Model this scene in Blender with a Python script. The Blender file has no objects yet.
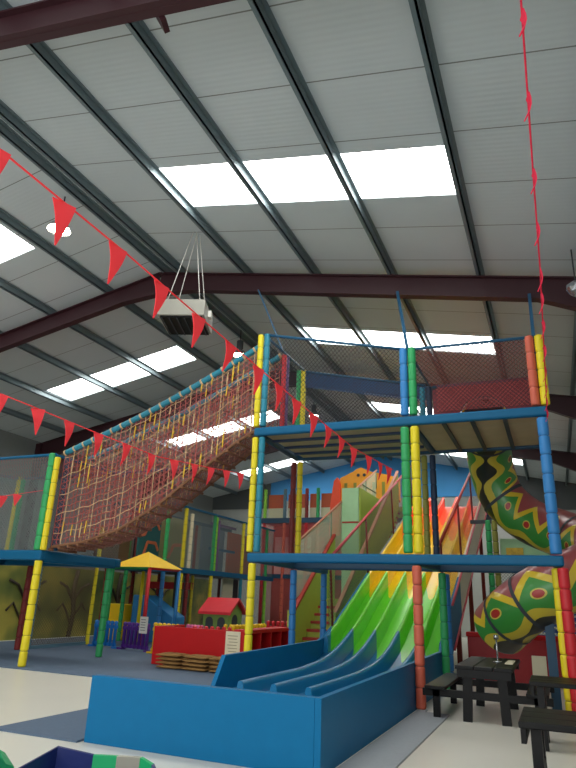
import bpy, math, random
from mathutils import Vector, Matrix
random.seed(7)
SC = bpy.context.scene
COL = SC.collection

# ------------------------------------------------------------------ camera, world, lights, exposure
YAW, PITCH, ROLL, FPX = 0.40654821, 0.33671584, 0.03801771, 611.368
fw = Vector((-math.sin(YAW) * math.cos(PITCH), math.cos(YAW) * math.cos(PITCH), math.sin(PITCH)))
r0 = Vector((math.cos(YAW), math.sin(YAW), 0)); u0 = r0.cross(fw)
rt = r0 * math.cos(ROLL) + u0 * math.sin(ROLL); up = u0 * math.cos(ROLL) - r0 * math.sin(ROLL)
cam = bpy.data.objects.new('camera', bpy.data.cameras.new('camera')); COL.objects.link(cam)
cam.data.sensor_fit = 'AUTO'; cam.data.sensor_width = 36.0; cam.data.lens = 36.0 * FPX / 768.0
cam.data.clip_start = 0.05; cam.data.clip_end = 200
m = Matrix((rt, up, -fw)).transposed().to_4x4(); m.translation = Vector((0, 0, 1.6)); cam.matrix_world = m
SC.camera = cam
SC.view_settings.view_transform = 'Standard'; SC.view_settings.look = 'None'
SC.view_settings.gamma = 1.0; SC.view_settings.use_curve_mapping = False
SC.view_settings.exposure = 0.05
SKYLIGHT = 9.0
w = bpy.data.worlds.new('world'); SC.world = w; w.use_nodes = True
w.node_tree.nodes['Background'].inputs[0].default_value = (0.92, 0.96, 1.0, 1)
w.node_tree.nodes['Background'].inputs[1].default_value = 1.0
def area(name, loc, rot, sx, sy, power, color=(1, 1, 1)):
    l = bpy.data.lights.new(name, 'AREA'); l.shape = 'RECTANGLE'; l.size = sx; l.size_y = sy; l.energy = power; l.color = color
    o = bpy.data.objects.new(name, l); COL.objects.link(o); o.location = loc; o.rotation_euler = rot
    return o
# added fill light, unseen behind the camera, brightens the faces turned this way
area('front_fill', (-4, -6.5, 4.2), (math.radians(84), 0, 0), 14, 5, 520, (1.0, 0.99, 0.96))

# ------------------------------------------------------------------ materials
def lin(h):
    h = h.lstrip('#'); o = []
    for i in (0, 2, 4):
        c = int(h[i:i + 2], 16) / 255.0
        o.append(c / 12.92 if c <= 0.04045 else ((c + 0.055) / 1.055) ** 2.4)
    return (o[0], o[1], o[2], 1.0)
MATS = {}
def mat(name, hexc, rough=0.5, metal=0.0, vary=0.06, scale=6.0, bump=0.0, coat=0.0, spec=0.5):
    if name in MATS: return MATS[name]
    M = bpy.data.materials.new(name); M.use_nodes = True; nt = M.node_tree; b = nt.nodes['Principled BSDF']
    b.inputs['Roughness'].default_value = rough; b.inputs['Metallic'].default_value = metal
    b.inputs['Specular IOR Level'].default_value = spec
    b.inputs['Coat Weight'].default_value = coat; b.inputs['Coat Roughness'].default_value = 0.1
    c = lin(hexc)
    tc = nt.nodes.new('ShaderNodeTexCoord'); ns = nt.nodes.new('ShaderNodeTexNoise')
    ns.inputs['Scale'].default_value = scale; ns.inputs['Detail'].default_value = 4
    nt.links.new(tc.outputs['Object'], ns.inputs['Vector'])
    mx = nt.nodes.new('ShaderNodeMix'); mx.data_type = 'RGBA'
    mx.inputs[6].default_value = tuple(x * (1 - vary) for x in c[:3]) + (1,)
    mx.inputs[7].default_value = tuple(min(1, x * (1 + vary)) for x in c[:3]) + (1,)
    nt.links.new(ns.outputs['Fac'], mx.inputs[0]); nt.links.new(mx.outputs[2], b.inputs['Base Color'])
    if bump:
        bp = nt.nodes.new('ShaderNodeBump'); bp.inputs['Strength'].default_value = bump; bp.inputs['Distance'].default_value = 0.02
        nt.links.new(ns.outputs['Fac'], bp.inputs['Height']); nt.links.new(bp.outputs[0], b.inputs['Normal'])
    MATS[name] = M
    return M
def mth(nt, op, a, b=None, c=None):
    n = nt.nodes.new('ShaderNodeMath'); n.operation = op
    for i, v in enumerate((a, b, c)):
        if v is None: continue
        if isinstance(v, (int, float)): n.inputs[i].default_value = v
        else: nt.links.new(v, n.inputs[i])
    return n.outputs[0]
def emit(name, hexc, strength):
    M = bpy.data.materials.new(name); M.use_nodes = True; b = M.node_tree.nodes['Principled BSDF']
    b.inputs['Base Color'].default_value = lin(hexc); b.inputs['Emission Color'].default_value = lin(hexc)
    b.inputs['Emission Strength'].default_value = strength
    return M
def netmat(name, hexc, pitch=0.05, thick=0.18):
    """knotted diamond netting: thin cords, open between"""
    M = bpy.data.materials.new(name); M.use_nodes = True; nt = M.node_tree; b = nt.nodes['Principled BSDF']
    b.inputs['Base Color'].default_value = lin(hexc); b.inputs['Roughness'].default_value = 0.8
    uv = nt.nodes.new('ShaderNodeUVMap'); sx = nt.nodes.new('ShaderNodeSeparateXYZ'); nt.links.new(uv.outputs[0], sx.inputs[0])
    a = mth(nt, 'FRACT', mth(nt, 'DIVIDE', mth(nt, 'ADD', sx.outputs[0], sx.outputs[1]), pitch * 1.414))
    c = mth(nt, 'FRACT', mth(nt, 'DIVIDE', mth(nt, 'SUBTRACT', sx.outputs[0], sx.outputs[1]), pitch * 1.414))
    f = mth(nt, 'MAXIMUM', mth(nt, 'LESS_THAN', a, thick), mth(nt, 'LESS_THAN', c, thick))
    tr = nt.nodes.new('ShaderNodeBsdfTransparent'); ms = nt.nodes.new('ShaderNodeMixShader')
    nt.links.new(f, ms.inputs[0]); nt.links.new(tr.outputs[0], ms.inputs[1]); nt.links.new(b.outputs[0], ms.inputs[2])
    nt.links.new(ms.outputs[0], nt.nodes['Material Output'].inputs[0])
    return M

TIE = mat('black cable tie', '#1C1C1C', 0.6)
YEL = mat('yellow foam', '#E6D21E', 0.5); GRN = mat('green foam', '#2BA05C', 0.5); BLU = mat('blue foam', '#2F7FC0', 0.5)
TEAL = mat('teal foam', '#1E7F96', 0.5); RED = mat('red foam', '#C8202A', 0.5); ORR = mat('coral foam', '#CC6048', 0.5)
DRD = mat('dark red foam', '#7E1E1C', 0.55); NAVY = mat('navy foam', '#1D3350', 0.55); PUR = mat('purple foam', '#6E4F86', 0.55)
OLV = mat('olive foam', '#8C8C3C', 0.55); LIM = mat('lime foam', '#8FD23C', 0.5)
BEAM = mat('blue beam vinyl', '#065C84', 0.5, spec=0.25); BEAMD = mat('dark blue beam', '#10405C', 0.5)
BOX = mat('blue vinyl', '#006A9C', 0.45, spec=0.22); MARO = mat('maroon steel', '#34121A', 0.5)
PURL = mat('galvanised steel', '#76858A', 0.4, 0.35, 0.1, 3); WHITE = mat('white plastic', '#E4E2DA', 0.4)
BLK = mat('black painted wood', '#08090A', 0.45, bump=0.05, scale=20, spec=0.25); STEEL = mat('bright steel', '#B8BCC0', 0.25, 0.9)
REDV = mat('red vinyl', '#C01216', 0.5, spec=0.25); CREAM = mat('cream board', '#E8DFC0', 0.55); TAN = mat('deck board', '#BCA680', 0.7, vary=0.15, scale=3)

def fabric(name, hexc):
    M = bpy.data.materials.new(name); M.use_nodes = True; nt = M.node_tree
    d = nt.nodes.new('ShaderNodeBsdfDiffuse'); t = nt.nodes.new('ShaderNodeBsdfTranslucent'); x = nt.nodes.new('ShaderNodeMixShader')
    d.inputs[0].default_value = lin(hexc); t.inputs[0].default_value = lin(hexc); x.inputs[0].default_value = 0.45
    nt.links.new(d.outputs[0], x.inputs[1]); nt.links.new(t.outputs[0], x.inputs[2]); nt.links.new(x.outputs[0], nt.nodes['Material Output'].inputs[0]); return M
FLAG = fabric('red flag fabric', '#FF6068'); STAIRG = mat('painted stair green', '#A8C04C', 0.55); STAIRR = mat('stair red', '#A83428', 0.55)
SACK = mat('burlap', '#96703E', 0.95, vary=0.25, scale=40, bump=0.4); DGREY = mat('dark grey', '#3A3F44', 0.6)
NETB = netmat('black netting', '#2A2D33', 0.06, 0.13); NETR = netmat('maroon netting', '#C45654', 0.06, 0.3)
NETBL = netmat('blue netting', '#27507E', 0.05, 0.34); NETG = netmat('grey netting', '#6A7270', 0.06, 0.26)
NETBR = netmat('brown netting', '#6A583C', 0.07, 0.3); NETP = netmat('pale netting', '#C8D8C0', 0.06, 0.42)
NETK = netmat('faded rose netting', '#A0605A', 0.07, 0.11); NETW = netmat('brown walkway netting', '#84604E', 0.05, 0.34)

# ------------------------------------------------------------------ mesh helpers
class MB:
    def __init__(s): s.v = []; s.f = []; s.m = []; s.uv = {}; s.smooth = set()
    def add(s, vs, fs, mi=0, smooth=False):
        o = len(s.v); s.v += [Vector(v) for v in vs]
        for f in fs:
            if smooth: s.smooth.add(len(s.f))
            s.f.append(tuple(o + i for i in f)); s.m.append(mi)
    def box(s, a, b, mi=0):
        x0, y0, z0 = a; x1, y1, z1 = b
        s.add([(x0, y0, z0), (x1, y0, z0), (x1, y1, z0), (x0, y1, z0), (x0, y0, z1), (x1, y0, z1), (x1, y1, z1), (x0, y1, z1)],
              [(0, 3, 2, 1), (4, 5, 6, 7), (0, 1, 5, 4), (1, 2, 6, 5), (2, 3, 7, 6), (3, 0, 4, 7)], mi); return s
    def bar(s, p, q, w, h, mi=0, upv=(0, 0, 1)):
        p = Vector(p); q = Vector(q); d = (q - p).normalized(); u = Vector(upv)
        if abs(d.dot(u)) > 0.99: u = Vector((0, 1, 0))
        sd = d.cross(u).normalized(); u = sd.cross(d); vs = []
        for c in (p, q):
            for a, b in ((-1, -1), (1, -1), (1, 1), (-1, 1)): vs.append(c + sd * a * w / 2 + u * b * h / 2)
        s.add(vs, [(0, 3, 2, 1), (4, 5, 6, 7), (0, 1, 5, 4), (1, 2, 6, 5), (2, 3, 7, 6), (3, 0, 4, 7)], mi); return s
    def tube(s, pts, r, n=10, mi=0, caps=True, radii=None):
        pts = [Vector(p) for p in pts]; vs = []; fs = []; prev = None; k = len(pts)
        for i, p in enumerate(pts):
            d = (pts[min(i + 1, k - 1)] - pts[max(i - 1, 0)]).normalized()
            if prev is None:
                a = Vector((0, 0, 1)) if abs(d.z) < 0.9 else Vector((1, 0, 0)); x = d.cross(a).normalized()
            else: x = (prev - d * prev.dot(d)).normalized()
            prev = x; y = d.cross(x); rr = radii[i] if radii else r
            for j in range(n):
                t = 2 * math.pi * j / n; vs.append(p + (x * math.cos(t) + y * math.sin(t)) * rr)
        for i in range(k - 1):
            for j in range(n): fs.append((i * n + j, i * n + (j + 1) % n, (i + 1) * n + (j + 1) % n, (i + 1) * n + j))
        s.add(vs, fs, mi, True)
        if caps:
            o = len(s.v) - len(vs)
            s.f.append(tuple(o + j for j in range(n - 1, -1, -1))); s.m.append(mi)
            s.f.append(tuple(o + (k - 1) * n + j for j in range(n))); s.m.append(mi)
        return s
    def prism(s, poly, axis, a, b, mi=0):
        """poly is a list of 2D points in the two other axes, in x,y,z order"""
        def P(p, t):
            q = list(p); q.insert(axis, t); return tuple(q)
        n = len(poly); vs = [P(p, a) for p in poly] + [P(p, b) for p in poly]
        fs = [tuple(range(n)), tuple(range(2 * n - 1, n - 1, -1))] + [(i, i + n, (i + 1) % n + n, (i + 1) % n) for i in range(n)]
        s.add(vs, fs, mi); return s
    def quaduv(s, c, mi=0, nu=1, nv=1, sag=0.0):
        c = [Vector(p) for p in c]; o = len(s.v); lu = ((c[1] - c[0]).length + (c[2] - c[3]).length) / 2; lv = ((c[3] - c[0]).length + (c[2] - c[1]).length) / 2
        for j in range(nv + 1):
            for i in range(nu + 1):
                a = i / nu; b = j / nv
                p = (c[0] * (1 - a) + c[1] * a) * (1 - b) + (c[3] * (1 - a) + c[2] * a) * b
                s.v.append(p)
        for j in range(nv):
            for i in range(nu):
                q = [(i, j), (i + 1, j), (i + 1, j + 1), (i, j + 1)]
                s.uv[len(s.f)] = [(x / nu * lu, y / nv * lv) for x, y in q]
                s.f.append(tuple(o + y * (nu + 1) + x for x, y in q)); s.m.append(mi)
        return s
    def build(s, name, mats, parent=None, local=False):
        me = bpy.data.meshes.new(name); off = Vector((0, 0, 0))
        if parent is not None and not local:
            p = parent
            while p is not None: off += p.location; p = p.parent
        me.from_pydata([tuple(v - off) for v in s.v], [], s.f); me.update()
        for M in (mats if isinstance(mats, (list, tuple)) else [mats]): me.materials.append(M)
        for i, p in enumerate(me.polygons):
            p.material_index = s.m[i]
            if i in s.smooth: p.use_smooth = True
        if s.uv:
            L = me.uv_layers.new(name='UVMap')
            for i, p in enumerate(me.polygons):
                if i in s.uv:
                    for k, li in enumerate(p.loop_indices): L.data[li].uv = s.uv[i][k]
        o = bpy.data.objects.new(name, me); COL.objects.link(o)
        if parent is not None: o.parent = parent
        return o
def tag(o, label=None, cat=None, group=None, kind=None):
    if label: o['label'] = label
    if cat: o['category'] = cat
    if group: o['group'] = group
    if kind: o['kind'] = kind
    return o
def thing(name, label, cat, loc, group=None):
    o = bpy.data.objects.new(name, None); o.empty_display_size = 0.2; COL.objects.link(o); o.location = loc
    return tag(o, label, cat, group)
def copy_tree(o, parent=None):
    c = o.copy(); COL.objects.link(c)
    if parent is not None: c.parent = parent
    for ch in list(o.children): copy_tree(ch, c)
    return c
def bevel(o, wdt=0.01, seg=2):
    b = o.modifiers.new('bevel', 'BEVEL'); b.width = wdt; b.segments = seg; b.limit_method = 'ANGLE'; return o
def post(parent, x, y, z0, z1, M, r=0.075, name='post', x1=None, y1=None):
    """foam sleeved upright: the sleeve sections meet at tight grooves"""
    x1 = x if x1 is None else x1; y1 = y if y1 is None else y1
    n = max(2, round((z1 - z0) / 0.3)); pts = []; rad = []
    for i in range(n):
        a = i / n; b = (i + 1) / n; g = 0.022 / (z1 - z0)
        for t, k in ((a + 0.0015, 0.8), (a + g, 0.99), (a + 2 * g, 1.0), (b - 2 * g, 1.0), (b - g, 0.99), (b - 0.0015, 0.8)):
            pts.append((x + (x1 - x) * t, y + (y1 - y) * t, z0 + (z1 - z0) * t)); rad.append(r * k)
    mb = MB().tube(pts, r, 14, radii=rad)
    for i in range((len(pts) - 1)):
        if i % 6 == 5:
            for j in range(14): mb.m[i * 14 + j] = 1
    return mb.build(name, [M, TIE], parent)
def struct(name, mb, M, label=None):
    o = mb.build(name, M); o['kind'] = 'structure'
    if label: o['label'] = label
    return o
def net(parent, c, M, name='net'):
    return MB().quaduv(c).build(name, M, parent)

# ------------------------------------------------------------------ building shell
RX, RZ, S = -9.0, 9.9, 0.195          # ridge x, underside of the roof sheets at the ridge, roof pitch
XR, XL, YB, YF = 2.35, -20.35, 35.6, -4.0
def roofz(x): return RZ - S * abs(x - RX)

FLO = mat('pale vinyl floor', '#E2DED2', 0.35, vary=0.05, scale=0.8)
struct('floor', MB().box((XL - 0.2, YF, -0.15), (XR + 0.2, YB + 0.2, 0)), FLO)

def roofmat():
    M = bpy.data.materials.new('white insulated roof sheet'); M.use_nodes = True; nt = M.node_tree; b = nt.nodes['Principled BSDF']
    b.inputs['Roughness'].default_value = 0.5
    tc = nt.nodes.new('ShaderNodeTexCoord'); sx = nt.nodes.new('ShaderNodeSeparateXYZ'); nt.links.new(tc.outputs['Object'], sx.inputs[0])
    y = sx.outputs[1]
    seam = mth(nt, 'LESS_THAN', mth(nt, 'FRACT', mth(nt, 'DIVIDE', mth(nt, 'ADD', y, 0.11), 1.3)), 0.017)
    ns = nt.nodes.new('ShaderNodeTexNoise'); ns.inputs['Scale'].default_value = 0.7; ns.inputs['Detail'].default_value = 5
    nt.links.new(tc.outputs['Object'], ns.inputs['Vector'])
    mx = nt.nodes.new('ShaderNodeMix'); mx.data_type = 'RGBA'; mx.inputs[6].default_value = lin('#BCC6C9'); mx.inputs[7].default_value = lin('#C9D2D5')
    nt.links.new(ns.outputs['Fac'], mx.inputs[0])
    m2 = nt.nodes.new('ShaderNodeMix'); m2.data_type = 'RGBA'; m2.inputs[7].default_value = lin('#767A78')
    nt.links.new(seam, m2.inputs[0]); nt.links.new(mx.outputs[2], m2.inputs[6]); nt.links.new(m2.outputs[2], b.inputs['Base Color'])
    w_ = mth(nt, 'SINE', mth(nt, 'MULTIPLY', y, 2 * math.pi / 0.1))
    bp = nt.nodes.new('ShaderNodeBump'); bp.inputs['Strength'].default_value = 0.06; bp.inputs['Distance'].default_value = 0.01
    nt.links.new(w_, bp.inputs['Height']); nt.links.new(bp.outputs[0], b.inputs['Normal'])
    return M
ROOF = roofmat()
SKY = emit('bright translucent rooflight', '#FFFFFB', SKYLIGHT)
bays = [0.25 + 7.75 * k for k in range(5)]                      # rooflight starts
mb = MB(); nwin = 0
for side in (1, -1):
    def slab(xa, xb, ya, yb):                                  # xa, xb measured from the ridge
        x0 = RX + side * xa; x1 = RX + side * xb; t = 0.12
        if ya >= yb: return
        vs = [(x0, ya, roofz(x0)), (x1, ya, roofz(x1)), (x1, yb, roofz(x1)), (x0, yb, roofz(x0))]
        vs += [(a, b, c + t) for a, b, c in vs]
        mb.add(vs, [(0, 3, 2, 1), (4, 5, 6, 7), (0, 1, 5, 4), (1, 2, 6, 5), (2, 3, 7, 6), (3, 0, 4, 7)])
    y = YF
    wa, wb = (2.6, 8.1) if side == 1 else (2.05, 7.5)
    for b0 in [v + (0 if side == 1 else 0.3) for v in bays]:
        slab(0, 11.35, y, b0)
        slab(0, wa, b0, b0 + 1.3); slab(wb, 11.35, b0, b0 + 1.3)
        y = b0 + 1.3
        x0 = RX + side * wa; x1 = RX + side * wb; t = 0.02; zz = 0.05
        pm = MB(); vs = [(x0, b0, roofz(x0) + zz), (x1, b0, roofz(x1) + zz), (x1, b0 + 1.3, roofz(x1) + zz), (x0, b0 + 1.3, roofz(x0) + zz)]
        vs += [(a, b, c + t) for a, b, c in vs]
        pm.add(vs, [(0, 3, 2, 1), (4, 5, 6, 7), (0, 1, 5, 4), (1, 2, 6, 5), (2, 3, 7, 6), (3, 0, 4, 7)])
        nwin += 1; struct('window_%d' % nwin, pm, SKY)
    slab(0, 11.35, y, YB)
struct('ceiling', mb, ROOF)

WALLG = mat('pale cladding', '#B9BDB8', 0.55, vary=0.05, scale=1.5); WALLB = mat('painted sky blue', '#48A4EA', 0.6, vary=0.25, scale=0.35)
WALLD = mat('dark cladding and painted shade', '#565B5C', 0.6)
struct('wall_left', MB().box((XL - 0.2, YF, 0), (XL, YB, 7.75)), mat('grey cladding', '#7E8280', 0.6))
struct('wall_right', MB().box((XR, YF, 0), (XR + 0.2, YB, 7.75)), WALLG)
def gable(a, b, z0, y0, y1):
    pts = [(a, z0)] + [(b, z0), (b, roofz(b))] + ([(RX, RZ)] if a < RX < b else []) + [(a, roofz(a))]
    return MB().prism(pts, 1, y0, y1)
struct('wall_back', gable(XL, XR, 0, YB, YB + 0.2), WALLG)
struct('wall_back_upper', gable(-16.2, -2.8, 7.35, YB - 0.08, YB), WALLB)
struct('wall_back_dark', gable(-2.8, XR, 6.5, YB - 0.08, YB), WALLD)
struct('wall_back_shaded', gable(XL, -16.2, 6.9, YB - 0.08, YB), WALLD)  # dark sheet carries the shadow among the far rafters in its colour

ntrim = 0
def trim(mb, M):
    global ntrim
    ntrim += 1
    return struct('trim_%d' % ntrim, mb, M)
for x in (-0.85, -2.73, -4.58, -6.42, 1.02, -8.35, -8.82, -10.68, -12.62, -14.6, -16.6, -18.6):
    z = roofz(x); m_ = MB(); s_ = 1 if x > RX else -1
    m_.box((x - 0.015, YF, z - 0.2), (x + 0.015, YB, z - 0.004)); m_.box((x - 0.075, YF, z - 0.2), (x + 0.015, YB, z - 0.185)); m_.box((x - 0.015, YF, z - 0.03), (x + 0.08, YB, z - 0.014))
    trim(m_, PURL)
for y in (4.3, 12.0, 19.75, 27.5):
    m_ = MB(); top = 0.2; d = 0.5
    for sd in (1, -1):
        xe = RX + sd * 11.1
        def rp(x, dz): return (x, y, roofz(x) - top - dz)
        for dz, wd, h in ((0.015, 0.2, 0.03), (d / 2, 0.03, d), (d - 0.015, 0.2, 0.03)):
            m_.bar(rp(RX, dz), rp(xe, dz), wd, h, 0, (sd * S, 0, 1))
        xh = RX + sd * 9.2                                      # eaves haunch
        m_.prism([(xh, roofz(xh) - top - d), (xe, roofz(xe) - top - d), (xe, roofz(xe) - top - d - 0.5)], 1, y - 0.1, y + 0.1)
        xk = RX + sd * 1.1                                      # apex haunch
        m_.prism([(RX, roofz(RX) - top - d), (xk, roofz(xk) - top - d), (RX, roofz(RX) - top - d - 0.14)], 1, y - 0.1, y + 0.1)
        m_.box((xe - 0.15, y - 0.1, 0), (xe + 0.15, y + 0.1, roofz(xe) - top))
    trim(m_, MARO)
m_ = MB().bar((-3.99, 4.42, 8.62), (-3.74, 4.5, 8.12), 0.18, 0.07); trim(m_, MARO)   # gusset strut on the near rafter

# ------------------------------------------------------------------ floor matting
MATG = mat('grey play matting', '#586A80', 0.8, vary=0.12, scale=25)
def mat_sheet(poly, label, M=MATG):
    return tag(MB().prism(poly, 2, 0.001, 0.022).build('floor_mat', M), label, 'mat')
mat_sheet([(-16.0, 10.85), (-5.13, 10.7), (-5.13, 13.2), (-5.13, 30.0), (-16.0, 30.0)], 'large grey blue matting under the fence and red box')
mat_sheet([(-6.35, 6.25), (-5.08, 6.25), (-5.08, 8.65), (-6.3, 8.1)], 'small grey mat wedge beside the end of the blue slide trough')
mat_sheet([(-2.19, 6.6), (-1.68, 6.9), (-1.68, 10.6), (-2.06, 10.6), (-2.06, 10.85), (-2.19, 10.7)], 'narrow grey mat strip along the outer side of the slide wall', mat('light grey matting', '#A4A9AE', 0.7, vary=0.1, scale=25))

# ------------------------------------------------------------------ lane slide
SL = thing('lane_slide', 'wide five lane slide in red, orange, yellow, green and blue ending in a blue trough', 'slide', (-3.65, 10, 0))
def zl(y):
    if y < 12.3: return 0.2
    if y < 15.4: return 0.2 + (y - 12.3) ** 2 * 0.437 / 6.2
    return 0.2 + 0.437 * (y - 13.85)
def slidemat():
    M = bpy.data.materials.new('glossy colour banded slide'); M.use_nodes = True; nt = M.node_tree; b = nt.nodes['Principled BSDF']
    b.inputs['Roughness'].default_value = 0.33; b.inputs['Coat Weight'].default_value = 0.06; b.inputs['Coat Roughness'].default_value = 0.08
    ge = nt.nodes.new('ShaderNodeNewGeometry'); sx = nt.nodes.new('ShaderNodeSeparateXYZ'); nt.links.new(ge.outputs['Position'], sx.inputs[0])
    wob = mth(nt, 'MULTIPLY', mth(nt, 'COSINE', mth(nt, 'MULTIPLY', mth(nt, 'ADD', sx.outputs[0], 5.0), 2 * math.pi / 0.539)), -0.38)
    yy = mth(nt, 'DIVIDE', mth(nt, 'SUBTRACT', mth(nt, 'ADD', sx.outputs[1], wob), 10.0), 20.0)
    cr = nt.nodes.new('ShaderNodeValToRGB'); cr.color_ramp.interpolation = 'CONSTANT'; e = cr.color_ramp.elements
    e[0].color = lin('#0878A8'); e[1].position = (14.25 - 10) / 20; e[1].color = lin('#72DC34')
    for y, c in ((17.6, '#FFDA1A'), (22.0, '#FF9A2C'), (23.6, '#FF5A34')):
        q = e.new((y - 10) / 20); q.color = lin(c)
    nt.links.new(yy, cr.inputs[0]); nt.links.new(cr.outputs[0], b.inputs['Base Color'])
    return M
SLM = slidemat()
ys = [6.45] + [7 + 0.4 * i for i in range(48)]
ys = [y for y in ys if y < 25.6] + [25.6]
X0, X1 = -5.0, -2.305
m_ = MB(); vs = []; fs = []
for y in ys: vs += [(X0, y, zl(y)), (X1, y, zl(y)), (X0, y, zl(y) - 0.12), (X1, y, zl(y) - 0.12)]
for i in range(len(ys) - 1):
    a = 4 * i; b = a + 4
    fs += [(a, a + 1, b + 1, b), (a + 2, b + 2, b + 3, a + 3), (a, b, b + 2, a + 2), (a + 1, a + 3, b + 3, b + 1)]
fs += [(0, 2, 3, 1), (b, b + 1, b + 3, b + 2)]
m_.add(vs, fs, 0, True); m_.build('slide_bed', SLM, SL)
lw = (X1 - X0) / 5
for k in range(6):
    xc = X0 + lw * k; m_ = MB(); vs = []; fs = []; n = 7
    if k == 0: xc += 0.06
    if k == 5: xc -= 0.06
    yy = [y for y in ys if y >= (9.0 if 0 < k < 5 else 14.2)]
    for y in yy:
        hh = 0.22 + 0.18 * min(1, max(0, (y - 11.5) / 3))
        for dx, dz in ((-0.06, -0.02), (-0.05, 0.7), (-0.035, 0.95), (0, 1.0), (0.035, 0.95), (0.05, 0.7), (0.06, -0.02)):
            vs.append((xc + dx, y, zl(y) + dz * hh))
    for i in range(len(yy) - 1):
        for j in range(n - 1): fs.append((i * n + j, i * n + j + 1, (i + 1) * n + j + 1, (i + 1) * n + j))
    m_.add(vs, fs, 0, True); m_.add([vs[j] for j in range(n)], [tuple(range(n))]); m_.add([vs[-n + j] for j in range(n)], [tuple(range(n - 1, -1, -1))])
    m_.build('lane_divider', SLM, SL)
m_ = MB().box((-5.04, 6.32, 0), (-2.306, 6.44, 0.68)); bevel(m_.build('front_panel', BOX, SL), 0.004)
BRD = mat('grey slide board', '#8C93A0', 0.4); YB_ = [13.5 + 0.8 * i for i in range(16)]
top = [(y, zl(y) + 0.32) for y in YB_ if y > 14]
bot = [(y, zl(y) - 0.12) for y in YB_ if y > 14]
k1 = [p for p in top if p[0] <= 18.6]; k2 = [p for p in top if p[0] >= 18.2]
b1 = [p for p in bot if p[0] <= 18.6]; b2 = [p for p in bot if p[0] >= 18.2]
m_ = MB().prism([(9.19, 0), (9.19, 0.27), (9.5, 0.7), (13.95, 0.74)] + k1 + b1[::-1] + [(13.4, 0)], 0, -5.07, -4.995); bevel(m_.build('side_board', BOX, SL), 0.004)
m_ = MB().prism(k2 + b2[::-1], 0, -5.07, -4.995); m_.build('side_board', BRD, SL)
topr = [(y, zl(y) + 0.82) for y in YB_ if y > 14.4]; botr = [(y, zl(y) - 0.1) for y in YB_ if y > 14.4]
k1 = [p for p in topr if p[0] <= 17.0]; k2 = [p for p in topr if p[0] >= 16.6]; b1 = [p for p in botr if p[0] <= 17.0]; b2 = [p for p in botr if p[0] >= 16.6]
m_ = MB().prism([(6.32, 0), (6.32, 0.68), (13.5, 0.7)] + k1 + b1[::-1] + [(14.2, 0)], 0, -2.305, -2.235); bevel(m_.build('side_board', BOX, SL), 0.004)
m_ = MB().prism(k2 + b2[::-1], 0, -2.305, -2.235); m_.build('side_board', mat('reflection tinted slide board', '#CFC2A0', 0.3), SL)  # upper length coloured cream, standing in for light reflected on the board
PINK = mat('pinkish red rail', '#C8505A', 0.5)
for pr, dz in ((topr, 0.02), (botr, 0.0)):
    m_ = MB().tube([(-2.22, y, z + dz) for y, z in pr], 0.03, 8); m_.build('edge_pipe', PINK, SL)
for y in (17.5, 20.5, 24.5):
    for x in (-4.9, -2.45): MB().box((x - 0.06, y - 0.06, 0), (x + 0.06, y + 0.06, zl(y) - 0.1)).build('support_leg', DRD, SL)
# hand rails above both sides, with their struts and mesh
for x, y0, y1, dz in ((-5.03, 14.6, 24.6, 1.95), (-2.3, 14.2, 23.6, 2.4)):
    P = lambda y: (x, y, zl(y) + dz)
    MB().tube([P(y0), P(y1)], 0.04, 8).build('guard_rail', PINK if x < -4 else STAIRR, SL)
    for y in (y0 + 0.1, y0 + 3.3, y0 + 6.6, y1 - 0.1): MB().tube([(x, y + 0.25, zl(y) + 0.25), P(y)], 0.03, 8).build('guard_strut', DRD, SL)
    net(SL, [(x, y0, zl(y0) + 0.4), (x, y1, zl(y1) + 0.4), P(y1), P(y0)], NETG)
# top platform
m_ = MB().box((-8.3, 25.8, 4.95), (-2.2, 27.5, 5.15))
m_.build('top_platform', BEAMD, SL)
for x in (-8.2, -5.2, -2.4):
    MB().box((x - 0.08, 27.2, 0), (x + 0.08, 27.4, 5.0)).build('support_leg', DRD, SL)

# ------------------------------------------------------------------ staircase beside the slide
ST = thing('staircase', 'lime green staircase with red treads and solid sides climbing to the slide top', 'staircase', (-6, 16.1, 0))
sx0, sx1, n = -6.55, -5.32, 25; rise = 0.204; go = 0.3; sy = 16.15
for i in range(n):
    m_ = MB(); land = 1.5 if i >= 8 else 0.0; y = sy + i * go * (1.0 if i < 8 else 0.82) + (land + 0.43 if i >= 8 else 0); z = (i + 1) * rise
    l0 = sx0 + 0.06 if i < 8 else -5.95
    m_.box((l0, y, z - rise), (sx1 - 0.06, y + 0.03, z - 0.05), 0); m_.box((l0, y - 0.03, z - 0.07), (sx1 - 0.06, y + (go if i != 7 else 1.9) + 0.02, z), 1 if i != 7 else 0)
    m_.build('step', [STAIRG, STAIRR], ST)
SAL = mat('salmon rail', '#C08468', 0.55)
for x, yl, M in ((sx0, sy + 8 * go + 0.9, STAIRR), (sx1 - 0.06, sy + n * go, SAL)):
    za = lambda y: 0.2 + (y - sy) / go * rise
    m_ = MB().prism([(sy - 0.1, 0), (sy - 0.1, 1.2), (yl, za(yl) + 1.1), (yl, za(yl) - 0.3 if x > -6 else 0), (sy + 0.6, 0)], 0, x, x + 0.06); m_.build('side_panel', STAIRG, ST)
    MB().bar((x + 0.03, sy - 0.1, 1.26), (x + 0.03, yl, za(yl) + 1.16), 0.1, 0.07).build('handrail', M, ST)
    MB().box((x - 0.05, sy - 0.28, 0), (x + 0.11, sy - 0.1, 1.3)).build('newel_post', STAIRG, ST)
wp = MB().box((-6.6, 20.46, 0.02), (-5.98, 20.52, 5.3)).build('landing_wall', mat('pale green board', '#A8D4A4', 0.55), ST)
MB().box((-6.0, 20.46, 1.62), (-5.94, 24.2, 5.3)).build('inner_wall', STAIRG, ST)
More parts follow.
